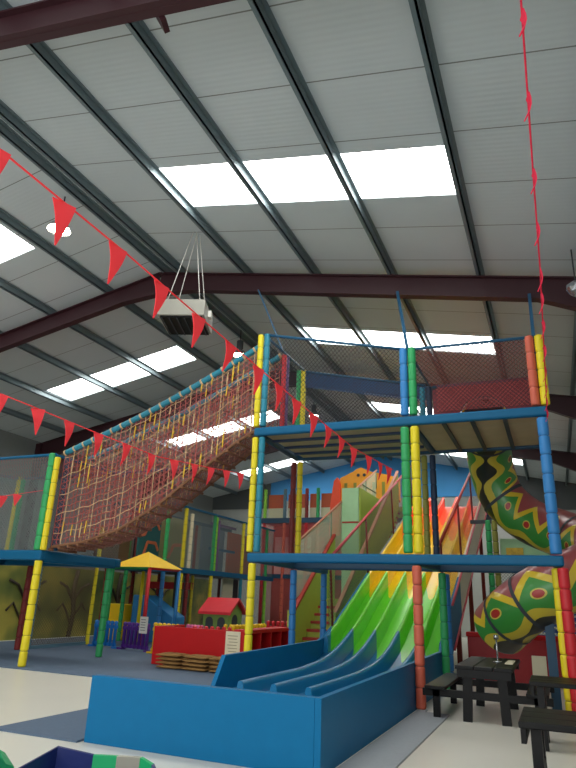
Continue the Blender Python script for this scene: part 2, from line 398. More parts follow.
for z in (2.75, 4.1): MB().box((-6.58, 20.44, z), (-6.0, 20.47, z + 0.05)).build('wall_batten', STAIRR, wp)
# tall mesh guard on the outer side
GF = mat('green grey tube', '#6F8468', 0.5)
ga = lambda y: 3.17 + 0.43 * (y - 16.62)
MB().tube([(-6.62, 16.5, ga(16.5)), (-6.62, 25.3, ga(25.3))], 0.035, 8).build('guard_rail', mat('salmon rail', '#C08468'), ST)
for y in (19.4, 21.5, 23.6, 25.2): MB().tube([(-6.62, y, max(0.3, (y - sy) / go * rise * 0.99)), (-6.62, y, ga(y))], 0.03, 8).build('guard_strut', GF, ST)
y1 = sy + n * go
for z, ya in ((5.9, 23.0), (5.0, 20.9)): MB().tube([(-6.62, ya, z), (-6.62, 25.2, z)], 0.025, 8).build('guard_strut', GF, ST)
net(ST, [(-6.62, 16.5, 1.6), (-6.62, 25.2, 5.2), (-6.62, 25.2, ga(25.2)), (-6.62, 16.5, ga(16.5))], NETP)
MB().box((-6.62, sy + n * go, 4.9), (-5.2, 25.58, 5.08)).build('landing', STAIRG, ST)
for x in (-6.5, -5.35): MB().box((x - 0.06, 24.9, 0), (x + 0.06, 25.05, 4.9)).build('support_leg', STAIRG, ST)

# orange facade at the top of the stairs
FA = thing('facade_panel', 'orange castle shaped facade with slots standing on a pale green wall behind the stairs', 'facade', (-7, 25.7, 0))
ORG = mat('orange board', '#F0A028', 0.5); PGR = mat('pale green board', '#A8D4A4', 0.55)
m_ = MB()
pts = [(-8.35, 5.6), (-5.7, 5.6), (-5.7, 6.55), (-6.2, 6.75), (-6.9, 6.9), (-7.25, 7.05), (-7.4, 7.12), (-7.6, 7.05), (-7.75, 6.95), (-8.35, 6.68)]
m_.prism(pts, 1, 25.62, 25.72); CB = m_.build('castle_board', ORG, FA)
for i in range(6): MB().box((-8.15 + i * 0.42, 25.605, 5.75), (-8.02 + i * 0.42, 25.63, 6.45)).build('slot', OLV, CB)
for x in (-7.25, -7.52):
    m_ = MB().tube([(x, 25.6, 6.78), (x, 25.64, 6.78)], 0.07, 12); m_.build('peep_hole', DGREY, CB)
MB().box((-8.2, 25.63, 0.0), (-6.68, 25.73, 5.6)).build('lower_wall', PGR, FA)
m_ = MB().prism([(-8.8, 4.2), (-8.35, 4.2), (-8.3, 6.4), (-8.45, 6.7), (-8.6, 6.55), (-8.75, 5.6)], 1, 25.5, 25.75); m_.build('side_board', mat('bright orange red', '#F05028', 0.45), FA)
for z in (5.6,): MB().box((-8.3, 25.58, z - 0.05), (-5.7, 25.63, z + 0.05)).build('cross_rail', STAIRR, FA)

# ------------------------------------------------------------------ central soft play tower
TW = thing('play_tower', 'tall blue beamed climbing tower on foam padded posts straddling the slide', 'climbing frame', (-2.6, 12, 0))
xa, xb, xc = -5.25, -2.2, 0.05; yf, yb = 10.82, 13.2
D1, D2 = 2.18, 4.62
def pair(x, y, z0, z1, A, B, dx=0.075, r=0.065):
    post(TW, x - dx, y, z0, z1, A, r); post(TW, x + dx, y, z0, z1, B, r)
post(TW, xa, yf, 0.02, 2.2, YEL); pair(xa, yf, 2.4, 4.64, YEL, TEAL); pair(xa, yf, 4.86, 6.9, YEL, TEAL)
post(TW, xb + 0.047, yf, 0.02, 2.2, ORR, 0.08); pair(xb, yf, 2.4, 4.64, GRN, YEL, 0.09, 0.08); pair(xb, yf, 4.86, 6.2, BLU, GRN, 0.08, 0.075)
post(TW, xc - 0.03, yf + 0.12, 0.0, 2.2, YEL, 0.07); post(TW, xc + 0.07, yf, 0.0, 2.2, RED, 0.085); post(TW, xc, yf, 2.4, 4.64, BLU, 0.09); pair(xc, yf, 4.86, 6.15, ORR, YEL, 0.08, 0.075)
post(TW, xa - 0.12, yb, 0.02, 2.2, BLU); pair(xa - 0.12, yb, 2.4, 4.64, DRD, YEL, 0.08); pair(xa - 0.08, yb, 4.86, 6.95, GRN, YEL, 0.06)
post(TW, xa - 0.03, 12.0, 4.86, 6.9, RED, 0.06); post(TW, xa - 0.03, 12.16, 4.86, 6.9, PUR, 0.06)
post(TW, -2.12, yb, 0.02, 2.2, GRN, 0.075); post(TW, -2.12, yb + 0.5, 0.02, 2.2, BLU, 0.075); pair(-2.3, yb, 2.4, 4.64, OLV, NAVY, 0.09); pair(-2.3, yb, 4.86, 6.2, TEAL, NAVY)
post(TW, xc, yb, 0.0, 2.2, BLU); post(TW, xc, yb, 2.4, 4.64, NAVY); post(TW, xc, yb, 4.86, 6.2, DRD)
post(TW, -5.22, 14.8, 0.02, 2.2, BLU); MB().bar((-5.22, 13.2, 2.28), (-5.22, 14.9, 2.28), 0.14, 0.16).build('beam', BEAM, TW)
def beam(p, q, wd=0.13, h=0.17, M=BEAM, name='beam'):
    return bevel(MB().bar(p, q, wd, h).build(name, M, TW), 0.04, 3)
for z in (2.3, 4.75):
    e = 0.1
    beam((xa - e, yf, z), (xc + e, yf, z)); beam((xa - 0.2, yb, z), (xc + e, yb, z), M=BEAMD)
    for x in (xa - 0.02, xb, xc): beam((x, yf + 0.08, z), (x - (0.1 if x < -5 else 0), yb - 0.08, z), M=BEAMD)
bevel(MB().box((xa + 0.06, yf + 0.08, 4.72), (xb - 0.08, yb - 0.08, 4.8)).build('deck', TAN, TW), 0.005)
bevel(MB().box((xb + 0.08, yf + 0.08, 4.72), (xc - 0.08, yb - 0.08, 4.8)).build('deck', TAN, TW), 0.005)
for y in (11.4, 12.0, 12.6): MB().bar((xa + 0.06, y, 4.69), (xb - 0.08, y, 4.69), 0.07, 0.05).build('joist', NAVY, TW)
for x in (-1.6, -1.1, -0.55): MB().bar((x, yf + 0.08, 4.69), (x, yb - 0.08, 4.69), 0.07, 0.05).build('joist', DGREY, TW)
RAIL = mat('blue net rail', '#22587A', 0.5)
def rail(p, q, r=0.03, M=RAIL): return MB().tube([p, q], r, 8).build('net_rail', M, TW)
rail((xa, yf, 6.9), (xb, yf, 6.17)); rail((xb, yf, 6.17), (xc, yf, 6.13)); rail((xa - 0.08, yb, 6.93), (-2.3, yb, 6.25)); rail((-2.3, yb, 6.2), (xc, yb, 6.2))
for x, z0, z1 in ((xa, 6.9, 6.93), (xb, 6.17, 6.22), (xc, 6.13, 6.18)): rail((x, yf, z0), (x, yb, z1))
net(TW, [(xa, yf, 4.86), (xb, yf, 4.86), (xb, yf, 6.17), (xa, yf, 6.9)], NETB)
net(TW, [(xb, yf, 4.86), (xc, yf, 4.86), (xc, yf, 6.13), (xb, yf, 6.17)], NETB)
net(TW, [(xa - 0.05, yb, 4.86), (-2.3, yb, 4.86), (-2.3, yb, 6.2), (xa - 0.05, yb, 6.9)], NETB)
net(TW, [(xa - 0.05, yb - 0.03, 6.5), (-2.3, yb - 0.03, 5.85), (-2.3, yb - 0.03, 6.2), (xa - 0.05, yb - 0.03, 6.88)], NETBL)
for x, z in ((xc, 6.13),): net(TW, [(x, yf, 4.86), (x, yb, 4.86), (x, yb, z), (x, yf, z)], NETB)
net(TW, [(xb + 0.15, yb - 0.04, 5.6), (xc - 0.1, yb - 0.04, 5.6), (xc - 0.1, yb - 0.04, 6.2), (xb + 0.15, yb - 0.04, 6.2)], NETR)
net(TW, [(xa - 0.05, yf + 0.06, 2.4), (xa - 0.1, yb, 2.4), (xa - 0.1, yb, 4.6), (xa - 0.05, yf + 0.06, 4.6)], NETB)
net(TW, [(xb, yf, 6.17), (xc, yf, 6.13), (xc, yb, 6.18), (xb, yb, 6.2)], NETR)
# maroon back panel with the round tube entrance
m_ = MB(); cx, cz, rr = -1.1, 5.42, 0.5; N = 32
out = []
x0, x1, z0, z1 = -2.15, -0.02, 4.86, 6.2
for i in range(N):
    t = 2 * math.pi * i / N; dx, dz = math.cos(t), math.sin(t)
    k = min(((x1 - cx) if dx > 0 else (cx - x0)) / max(abs(dx), 1e-6), ((z1 - cz) if dz > 0 else (cz - z0)) / max(abs(dz), 1e-6))
    out.append((cx + dx * k, cz + dz * k))
vs = []
for yv in (13.22, 13.3):
    vs += [(cx + rr * math.cos(2 * math.pi * i / N), yv, cz + rr * math.sin(2 * math.pi * i / N)) for i in range(N)] + [(a, yv, b) for a, b in out]
fs = []
for i in range(N):
    j = (i + 1) % N; fs += [(i, j, N + j, N + i), (2 * N + i, 3 * N + i, 3 * N + j, 2 * N + j), (i, 2 * N + i, 2 * N + j, j), (N + i, N + j, 3 * N + j, 3 * N + i)]
m_.add(vs, fs); m_.build('tube_entry_panel', mat('maroon vinyl', '#8E1C2A', 0.5), TW)
# straps up to the roof rafter
for p, q in (((xb, yf, 6.2), (-2.6, 11.9, 8.03)), ((xc, yf, 6.15), (0.06, 11.9, 7.52)), ((xa - 0.03, 12.0, 6.9), (-6.0, 11.9, 8.65))):
    MB().bar(p, q, 0.06, 0.03).build('hanging_strap', RAIL, TW)

# ------------------------------------------------------------------ left platform
LP = thing('play_platform', 'blue edged platform with green netted sides at the low end of the rope bridge', 'climbing frame', (-12.6, 12.4, 0))
def pl(f, *a, **k): return f(LP, *a, **k)
px0, px1, py0, py1 = -14.6, -10.65, 11.0, 13.78
post(LP, px1, py0, 0.02, 2.2, YEL, 0.085)
post(LP, px1 - 0.09, py0, 2.42, 4.65, GRN, 0.09); post(LP, px1 + 0.07, py0, 2.42, 4.55, YEL, 0.07)
post(LP, px1 + 0.12, py0 + 0.28, 2.42, 4.55, BEAMD, 0.09)
post(LP, -10.87, py1, 0.02, 2.2, GRN, 0.085)
post(LP, px0, py1, 2.42, 4.75, YEL, 0.075); post(LP, px0 + 0.16, py1, 2.42, 4.7, GRN, 0.075)
post(LP, px0, py0, 0.02, 4.6, YEL); post(LP, -13.6, 13.78, 0.02, 2.2, DRD, 0.08); post(LP, -14.0, 12.4, 0.02, 2.2, DRD, 0.08)
for p, q in (((px0 - 3, py0, 2.31), (px1 + 0.1, py0, 2.31)), ((px1, py0, 2.31), (px1 - 0.1, py1 + 0.2, 2.31)), ((px0, py1, 2.31), (px1, py1, 2.31)), ((px0, py0, 2.31), (px0, py1, 2.31))):
    bevel(MB().bar(p, q, 0.16, 0.22).build('beam', BEAM, LP), 0.04, 3)
MB().box((px0 + 0.08, py0 + 0.08, 2.34), (px1 - 0.12, py1 - 0.08, 2.42)).build('deck', BEAMD, LP)
MB().bar((px1 - 0.1, py0 + 0.1, 2.2), (px1 - 0.2, py1, 2.2), 0.3, 0.06).build('deck_edge', BEAM, LP)
for p, q in (((px0 - 3, py0, 4.58), (px1, py0, 4.62)), ((px1, py0, 4.6), (px1, py1, 4.6)), ((px0, py1, 4.7), (px1, py1, 4.7)), ((px0, py0, 4.58), (px0, py1, 4.7)), ((px0, py1, 4.7), (px1 + 2.2, 13.3, 4.65))):
    MB().tube([p, q], 0.035, 8).build('net_rail', BEAM, LP)
for c, M in (([(px0 - 3, py0, 2.42), (px1 - 0.1, py0, 2.42), (px1 - 0.1, py0, 4.58), (px0 - 3, py0, 4.58)], NETG), ([(px0, py1, 2.42), (px1, py1, 2.42), (px1, py1, 4.65), (px0, py1, 4.65)], NETG),
             ([(px0, py0, 4.55), (px1, py0, 4.58), (px1, py1, 4.65), (px0, py1, 4.65)], NETR)):
    net(LP, c, M)
# mesh room below and behind
MR = thing('mesh_enclosure', 'brown mesh screen with yellow end post in front of the tree mural below the platform', 'screen', (-13.6, 15.3, 0))
y0, y1 = 14.15, 16.6
net(MR, [(-13.55, y0, 0.06), (-13.65, y1, 0.06), (-13.6, y1, 2.3), (-13.6, y0, 2.3)], NETBR)
post(MR, -13.6, y1, 0.02, 2.35, YEL, 0.06); post(MR, -13.58, y0, 0.02, 2.35, mat('slate foam', '#5A7C8C', 0.5), 0.06)
for p, q in (((-13.55, y0, 0.06), (-13.65, y1, 0.06)), ((-13.6, y0, 2.36), (-13.6, y1, 2.36))): MB().bar(p, q, 0.1, 0.1).build('frame_rail', mat('slate foam', '#5A7C8C'), MR)

post(MR, -13.6, y1 + 0.02, 2.42, 3.6, YEL, 0.07)
MB().box((-13.9, y1 + 0.1, 2.4), (-13.85, 18.6, 3.6)).build('upper_panel', mat('brown mesh board', '#6A4636', 0.7, vary=0.3, scale=3), MR)
MB().bar((-13.6, y1, 2.4), (-13.9, 18.6, 2.4), 0.1, 0.1).build('frame_rail', BEAM, MR); post(MR, -13.9, 18.55, 0.02, 3.7, GRN, 0.07)
net(MR, [(-13.6, y1, 2.45), (-13.8, 18.6, 2.45), (-13.8, 18.6, 3.6), (-13.6, y1, 3.6)], NETBR)
# mural wall behind
MU = thing('mural_wall', 'olive and yellow painted wall with dark tree drawings behind the mesh screens', 'mural', (-16.4, 20, 0))
def muralmat():
    M = bpy.data.materials.new('painted meadow mural'); M.use_nodes = True; nt = M.node_tree; b = nt.nodes['Principled BSDF']; b.inputs['Roughness'].default_value = 0.6
    tc = nt.nodes.new('ShaderNodeTexCoord'); ns = nt.nodes.new('ShaderNodeTexNoise'); ns.inputs['Scale'].default_value = 0.8; nt.links.new(tc.outputs['Object'], ns.inputs['Vector'])
    cr = nt.nodes.new('ShaderNodeValToRGB'); e = cr.color_ramp.elements
    e[0].position = 0.35; e[0].color = lin('#4E6238'); e[1].position = 0.65; e[1].color = lin('#B4A84C'); q = e.new(0.5); q.color = lin('#7C8440')
    nt.links.new(ns.outputs['Fac'], cr.inputs[0]); nt.links.new(cr.outputs[0], b.inputs['Base Color']); return M
MBD = MB().box((-16.5, 11.5, 0), (-16.4, 29, 2.35)).build('board', muralmat(), MU)
TREE = mat('painted bark', '#3E3424', 0.7)
def curve2(pts, r=0.04):
    return MB().tube([(-16.39, a, b) for a, b in pts], r, 6)
for yc in (13.4, 16.6, 18.9, 21.5, 24.5):
    m_ = MB()
    m_.tube([(-16.38, yc, 0.0), (-16.38, yc + 0.1, 0.8), (-16.38, yc - 0.05, 1.6), (-16.38, yc + 0.05, 2.3)], 0.09, 6)
    for s_ in (1, -1):
        m_.tube([(-16.38, yc, 1.2), (-16.38, yc + s_ * 0.4, 1.7), (-16.38, yc + s_ * 0.8, 1.85)], 0.045, 6)
        m_.tube([(-16.38, yc, 0.5), (-16.38, yc + s_ * 0.5, 1.15), (-16.38, yc + s_ * 0.75, 0.9)], 0.035, 6)
    m_.build('painted_tree', TREE, MBD)

# ------------------------------------------------------------------ rope bridge
RB = thing('rope_bridge', 'sloping rope net bridge of red, tan and yellow cords climbing from platform to tower', 'rope bridge', (-8, 12.2, 2.6))
bx = [-10.5, -9.6, -8.69, -7.72, -6.79, -5.95, -5.36]; bz = [2.5, 2.62, 2.87, 3.4, 4.07, 4.65, 4.95]
def bzf(x):
    for i in range(len(bx) - 1):
        if x <= bx[i + 1]: t = (x - bx[i]) / (bx[i + 1] - bx[i]); return bz[i] + (bz[i + 1] - bz[i]) * t
    return bz[-1]
def tzf(x): return 4.68 + (6.85 - 4.68) * (x + 10.5) / 5.14 - 0.12 * math.sin(math.pi * (x + 10.5) / 5.14)
CR = mat('faded crimson cord', '#AE5A54', 0.8); CT = mat('tan cord', '#D0AE84', 0.8); CY = mat('yellow cord', '#E0B83C', 0.8)
xs = [-10.5 + 0.1285 * i for i in range(41)]
for y, wob in ((11.15, 0.0), (11.95, 0.4)):
    m_ = MB()
    for i, x in enumerate(xs):
        z0, z1 = bzf(x), tzf(x); mi = (0, 0, 1)[i % 3]
        if i % 2: m_.tube([(x, y, z0), (x + 0.03 * math.sin(i), y + 0.03, (z0 + z1) / 2), (x, y, z1)], 0.01, 4, mi, False)
        else: m_.tube([(x, y, z0), (x, y, z1)], 0.011, 4, mi, False)
    for k in range(1, 15):
        t = k / 15; m_.tube([(x, y, bzf(x) * (1 - t) + tzf(x) * t + 0.02 * math.sin(i * 1.7 + k)) for i, x in enumerate(xs)], 0.009, 4, (0, 0, 1)[k % 3], False)
    for q in range(70):
        i = random.randrange(1, 40); x = xs[i]; t = random.choice((random.uniform(0.03, 0.12), random.uniform(0.55, 0.9), random.uniform(0.7, 0.92))); z = bzf(x) * (1 - t) + tzf(x) * t
        m_.tube([(x, y - 0.015, z), (x + 0.02, y - 0.02, z + random.uniform(0.15, 0.3))], 0.016, 4, random.choice((2, 2, 1)), False)
    m_.build('side_net', [CR, CT, CY], RB)
    net_ = MB()
    for i in range(8):
        a, b = -10.5 + 0.6425 * i, -10.5 + 0.6425 * (i + 1); net_.quaduv([(a, y + 0.02, bzf(a)), (b, y + 0.02, bzf(b)), (b, y + 0.02, tzf(b)), (a, y + 0.02, tzf(a))])
    net_.build('inner_net', NETK, RB)
    MB().tube([(x, y, tzf(x)) for x in xs], 0.07, 10).build('top_rail', TEAL if y < 12 else CT, RB)
    for i, x in enumerate(xs[::2]): MB().tube([(x - 0.02, y, tzf(x - 0.02)), (x + 0.02, y, tzf(x + 0.02))], 0.078, 10).build('lashing', CT, RB)
    MB().tube([(x, y, bzf(x)) for x in xs], 0.035, 8).build('bottom_rope', mat('brown rope', '#7A5238', 0.85), RB)
m_ = MB()
for i in range(len(xs) - 1):
    a, b = xs[i], xs[i + 1]; m_.quaduv([(a, 11.15, bzf(a) - 0.02), (b, 11.15, bzf(b) - 0.02), (b, 11.95, bzf(b) - 0.02), (a, 11.95, bzf(a) - 0.02)])
m_.build('walkway_net', NETW, RB)
for i, x in enumerate(xs[::2]): MB().tube([(x, 11.1, bzf(x) - 0.05), (x, 12.0, bzf(x) - 0.05)], 0.03, 6).build('tread', mat('brown rope', '#7A5238'), RB)
# lower safety net slung underneath
m_ = MB()
for i in range(8):
    a, b = -10.5 + 0.6425 * i, -10.5 + 0.6425 * (i + 1)
    sg = lambda x: bzf(x) - 0.05 - 0.2 * math.sin(math.pi * (x + 10.5) / 5.14)
    m_.quaduv([(a, 11.55, sg(a)), (b, 11.55, sg(b)), (b, 11.95, bzf(b)), (a, 11.95, bzf(a))]); m_.quaduv([(a, 11.15, bzf(a)), (b, 11.15, bzf(b)), (b, 11.55, sg(b)), (a, 11.55, sg(a))])
m_.build('under_net', NETK, RB)

# ------------------------------------------------------------------ side play frame on the left, running back
SF = thing('side_play_frame', 'long two storey play frame with painted panels running back along the left', 'climbing frame', (-12.7, 22, 0))
fx = -12.5
for y, lo, hi, zt in ((18.75, BLU, GRN, 4.5), (19.9, YEL, YEL, 4.65), (20.35, DRD, CREAM, 4.5), (22.1, YEL, GRN, 4.68), (24.7, TEAL, YEL, 4.68), (27.2, LIM, GRN, 4.7)):
    post(SF, fx, y, 0.02, 2.32, lo, 0.075); post(SF, fx, y, 2.5, zt, hi, 0.075)
    post(SF, fx - 2.4, y, 0.02, 4.6, DRD, 0.07)
post(SF, fx + 0.0, 22.27, 2.5, 4.6, LIM, 0.06); post(SF, fx, 22.45, 2.5, 4.5, PUR, 0.06)
for z, a in ((2.42, 18.7), (4.68, 18.7)):
    MB().bar((fx, a, z), (fx, 28, z), 0.14, 0.18 if z < 3 else 0.06).build('beam', BEAM, SF)
    MB().bar((fx - 2.4, a, z), (fx - 2.4, 28, z), 0.14, 0.14).build('beam', BEAMD, SF)
MB().box((fx - 2.4, 18.75, 2.36), (fx - 0.08, 28, 2.42)).build('deck', BEAMD, SF)
DTEAL = mat('dark teal board', '#1C6064', 0.55); ORL = mat('orange painted line', '#D0704A', 0.6)
MB().box((fx - 1.2, 18.7, 2.42), (fx - 1.12, 20.0, 4.5)).build('panel', DTEAL, SF)
for dz in (0, 0.75):
    m_ = MB(); P = [(18.75, 2.8), (19.0, 2.85), (19.2, 3.35), (19.7, 3.35), (19.9, 3.1)]
    for i in range(4): m_.bar((fx - 1.1, P[i][0], P[i][1] + dz), (fx - 1.1, P[i + 1][0], P[i + 1][1] + dz), 0.03, 0.1)
    m_.build('painted_line', ORL, SF)
MB().box((fx - 1.3, 20.0, 2.42), (fx - 1.22, 22.1, 4.45)).build('panel', mat('khaki board', '#8E8A5C', 0.6), SF)
m_ = MB(); P = [(20.4, 2.9), (20.8, 2.95), (21.1, 3.4), (21.7, 3.45)]
for i in range(3): m_.bar((fx - 1.2, P[i][0], P[i][1]), (fx - 1.2, P[i + 1][0], P[i + 1][1]), 0.03, 0.12)
m_.build('painted_line', ORL, SF)
MB().box((fx - 0.9, 22.6, 2.42), (fx - 0.82, 24.5, 4.3)).build('panel', mat('slate board', '#66788A', 0.6), SF)
for z in (3.4, 4.4): MB().bar((fx - 0.4, 22.5, z), (fx - 0.4, 24.7, z), 0.08, 0.1).build('rail', BEAM if z < 4 else PUR, SF)
MB().box((fx - 0.9, 24.9, 2.42), (fx - 0.82, 27.2, 4.3)).build('panel', mat('rust board', '#B0563C', 0.6), SF)
net(SF, [(fx, 18.75, 2.5), (fx, 28, 2.5), (fx, 28, 4.65), (fx, 18.75, 4.65)], NETG)
net(SF, [(fx, 20.0, 0.05), (fx, 28, 0.05), (fx, 28, 2.35), (fx, 20.0, 2.35)], NETB)
MB().box((fx - 0.35, 23.7, 1.5), (fx - 0.3, 24.6, 2.3)).build('notice_board', CREAM, SF)
for y in (20.9, 25.6): MB().box((fx - 0.9, y, 0), (fx - 0.82, y + 0.5, 2.3)).build('panel', DGREY, SF)

# ------------------------------------------------------------------ rear tower beyond the stairs
RT = thing('rear_play_tower', 'far play tower with orange mesh panels under the blue gable wall', 'climbing frame', (-11.5, 29, 0))
for i, (x, A) in enumerate(((-13.5, LIM), (-12.4, mat('slate foam', '#5A7C8C')), (-11.2, DRD), (-10.6, GRN), (-9.2, OLV))):
    post(RT, x, 29, 5.4, 6.9, A, 0.09); post(RT, x, 29, 0.02, 5.2, RED if i % 2 == 0 else ORR, 0.09)
MB().bar((-13.7, 29, 5.3), (-9.0, 29, 5.3), 0.2, 0.25).build('beam', BEAMD, RT)
MB().box((-13.7, 29.1, 5.2), (-9.0, 31, 5.4)).build('deck', BEAMD, RT)
for x in (-13.6, -9.1): post(RT, x, 30.9, 0.02, 5.2, DRD, 0.09)
for a, b in ((-13.4, -12.5), (-12.3, -11.3), (-11.1, -10.7), (-10.5, -9.3)):
    MB().box((a, 29.2, 5.95), (b, 29.26, 6.65)).build('upper_panel', mat('burnt orange mesh board', '#B8522C', 0.6), RT)
    MB().box((a, 29.2, 5.42), (b, 29.26, 5.95)).build('lower_panel', mat('pale board', '#CFCBA8', 0.6), RT)
for a, b, M in ((-13.4, -12.5, WHITE), (-12.3, -11.4, WHITE), (-11.1, -10.7, RED), (-10.5, -9.3, mat('pink board', '#B48A78', 0.6))):
    MB().box((a, 30.2, 2.6), (b, 30.28, 4.6)).build('room_panel', M, RT)
MB().box((-13.6, 30.4, 0.02), (-9.1, 30.48, 5.2)).build('back_screen', mat('brown mesh board', '#6A4636', 0.7, vary=0.3, scale=3), RT)
MB().box((-9.1, 30.4, 0.02), (-6.9, 30.48, 2.4)).build('back_screen', mat('dark mesh board', '#4A4038', 0.7), RT)
net(RT, [(-13.6, 28.95, 0.1), (-9.1, 28.95, 0.1), (-9.1, 28.95, 5.2), (-13.6, 28.95, 5.2)], NETR)
MB().bar((-13.6, 29, 2.6), (-9.1, 29, 2.6), 0.15, 0.2).build('beam', BEAMD, RT)

# ------------------------------------------------------------------ snake painted tube slide
def snakemat():
    M = bpy.data.materials.new('snake painted tube'); M.use_nodes = True; nt = M.node_tree; b = nt.nodes['Principled BSDF']
    b.inputs['Roughness'].default_value = 0.35; b.inputs['Coat Weight'].default_value = 0.15
    uv = nt.nodes.new('ShaderNodeUVMap'); sx = nt.nodes.new('ShaderNodeSeparateXYZ'); nt.links.new(uv.outputs[0], sx.inputs[0])
    U, V = sx.outputs[0], sx.outputs[1]            # U metres along, V degrees from the spine
    tri = mth(nt, 'PINGPONG', mth(nt, 'ADD', U, 0.05), 0.35)
    edge = mth(nt, 'ADD', mth(nt, 'MULTIPLY', tri, 135.0), 50.0)
    d = mth(nt, 'SUBTRACT', V, edge)
    yel = mth(nt, 'LESS_THAN', mth(nt, 'ABSOLUTE', mth(nt, 'SUBTRACT', d, 10.0)), 10.0)
    back = mth(nt, 'LESS_THAN', d, 0.0)
    ub = mth(nt, 'SUBTRACT', mth(nt, 'PINGPONG', mth(nt, 'ADD', U, 0.05), 0.35), 0.0)
    dot = mth(nt, 'LESS_THAN', mth(nt, 'ADD', mth(nt, 'POWER', mth(nt, 'DIVIDE', ub, 0.075), 2.0), mth(nt, 'POWER', mth(nt, 'DIVIDE', mth(nt, 'SUBTRACT', V, 108.0), 8.0), 2.0)), 1.0)
    ring = mth(nt, 'LESS_THAN', mth(nt, 'ADD', mth(nt, 'POWER', mth(nt, 'DIVIDE', ub, 0.1), 2.0), mth(nt, 'POWER', mth(nt, 'DIVIDE', mth(nt, 'SUBTRACT', V, 108.0), 10.5), 2.0)), 1.0)
    bel = mth(nt, 'GREATER_THAN', V, mth(nt, 'ADD', mth(nt, 'MULTIPLY', mth(nt, 'SINE', mth(nt, 'MULTIPLY', U, 7.0)), 12.0), 142.0))
    belb = mth(nt, 'GREATER_THAN', V, mth(nt, 'ADD', mth(nt, 'MULTIPLY', mth(nt, 'SINE', mth(nt, 'MULTIPLY', U, 7.0)), 12.0), 164.0))
    def mixc(f, a, c):
        x = nt.nodes.new('ShaderNodeMix'); x.data_type = 'RGBA'; nt.links.new(f, x.inputs[0])
        if isinstance(a, tuple): x.inputs[6].default_value = a
        else: nt.links.new(a, x.inputs[6])
        x.inputs[7].default_value = c; return x.outputs[2]
    c = mixc(back, lin('#3C8C3A'), lin('#9A4A4C')); c = mixc(yel, c, lin('#DCBE30')); c = mixc(ring, c, lin('#C8B84A')); c = mixc(dot, c, lin('#A8281E'))
    c = mixc(bel, c, lin('#C8B43C')); c = mixc(belb, c, lin('#2A2A22'))
    nt.links.new(c, b.inputs['Base Color']); return M
TS = thing('tube_slide', 'green and maroon tube slide painted as a snake with yellow zigzags curling behind the tables', 'slide', (-0.8, 13.5, 0))
ctrl = [(-1.1, 13.36, 5.42), (-1.1, 13.8, 5.35), (-1.14, 14.4, 5.05), (-1.12, 14.85, 4.55), (-0.93, 15.0, 3.95), (-0.41, 14.9, 3.42), (0.36, 14.4, 3.03), (0.86, 13.6, 2.72), (1.0, 12.85, 2.47), (0.55, 12.3, 2.22), (-0.05, 12.15, 1.93), (-0.6, 12.35, 1.6), (-0.9, 12.62, 1.36), (-1.05, 12.8, 1.22)]
def catmull(P, n):
    P = [Vector(p) for p in P]; out = []
    for i in range(len(P) - 1):
        a, b, c, d = P[max(i - 1, 0)], P[i], P[i + 1], P[min(i + 2, len(P) - 1)]
        for k in range(n):
            t = k / n; out.append(0.5 * ((2 * b) + (c - a) * t + (2 * a - 5 * b + 4 * c - d) * t * t + (3 * b - a - 3 * c + d) * t ** 3))
    out.append(P[-1]); return out
path = catmull(ctrl, 6)
def snake_tube(R, name, M, uvs=True, a=0, b=None):
    P = path[a:b]; N = 32; me = MB(); L = 0; rings = []
    spine = None
    for i, p in enumerate(P):
        d = (P[min(i + 1, len(P) - 1)] - P[max(i - 1, 0)]).normalized()
        sref = Vector((0, 0, 1)) if abs(d.z) < 0.8 else Vector((0.4, 0.9, 0.1))
        up_ = Vector((0.15, 0.55, 1.0)) if spine is None else spine
        up_ = (Vector((0.1, 0.2, 1.0)) - d * Vector((0.1, 0.2, 1.0)).dot(d)).normalized()
        spine = up_; sd = d.cross(up_)
        if i: L += (p - P[i - 1]).length
        rings.append((L, [p + (up_ * math.cos(t) + sd * math.sin(t)) * R for t in [2 * math.pi * j / N for j in range(N)]]))
    o = 0
    for l, vs in rings: me.v += vs
    for i in range(len(rings) - 1):
        for j in range(N):
            k = (j + 1) % N; ang = lambda q: 360.0 * q / N if q <= N / 2 else 360.0 - 360.0 * q / N
            me.uv[len(me.f)] = [(rings[i][0], ang(j)), (rings[i][0], ang(j + 1)), (rings[i + 1][0], ang(j + 1)), (rings[i + 1][0], ang(j))]
            me.smooth.add(len(me.f)); me.f.append((i * N + j, i * N + k, (i + 1) * N + k, (i + 1) * N + j)); me.m.append(0)
    return me, rings
me, rings = snake_tube(0.5, 'tube', None)
tb = me.build('tube', snakemat(), TS)
sol = tb.modifiers.new('thick', 'SOLIDIFY'); sol.thickness = 0.03; sol.offset = -1
for idx in (10, 24, 38, 52, 64, 70):
    if idx < len(path) - 1:
        p, q = path[idx], path[idx + 1]; d = (q - p).normalized() * 0.035
        MB().tube([p - d, p + d], 0.515, 28, caps=False).build('joint_flange', DGREY, TS)
MB().box((-0.25, 12.05, 0), (-0.1, 12.2, 1.45)).build('support_leg', BEAMD, TS); MB().box((0.6, 13.7, 0), (0.75, 13.85, 2.3)).build('support_leg', BEAMD, TS)

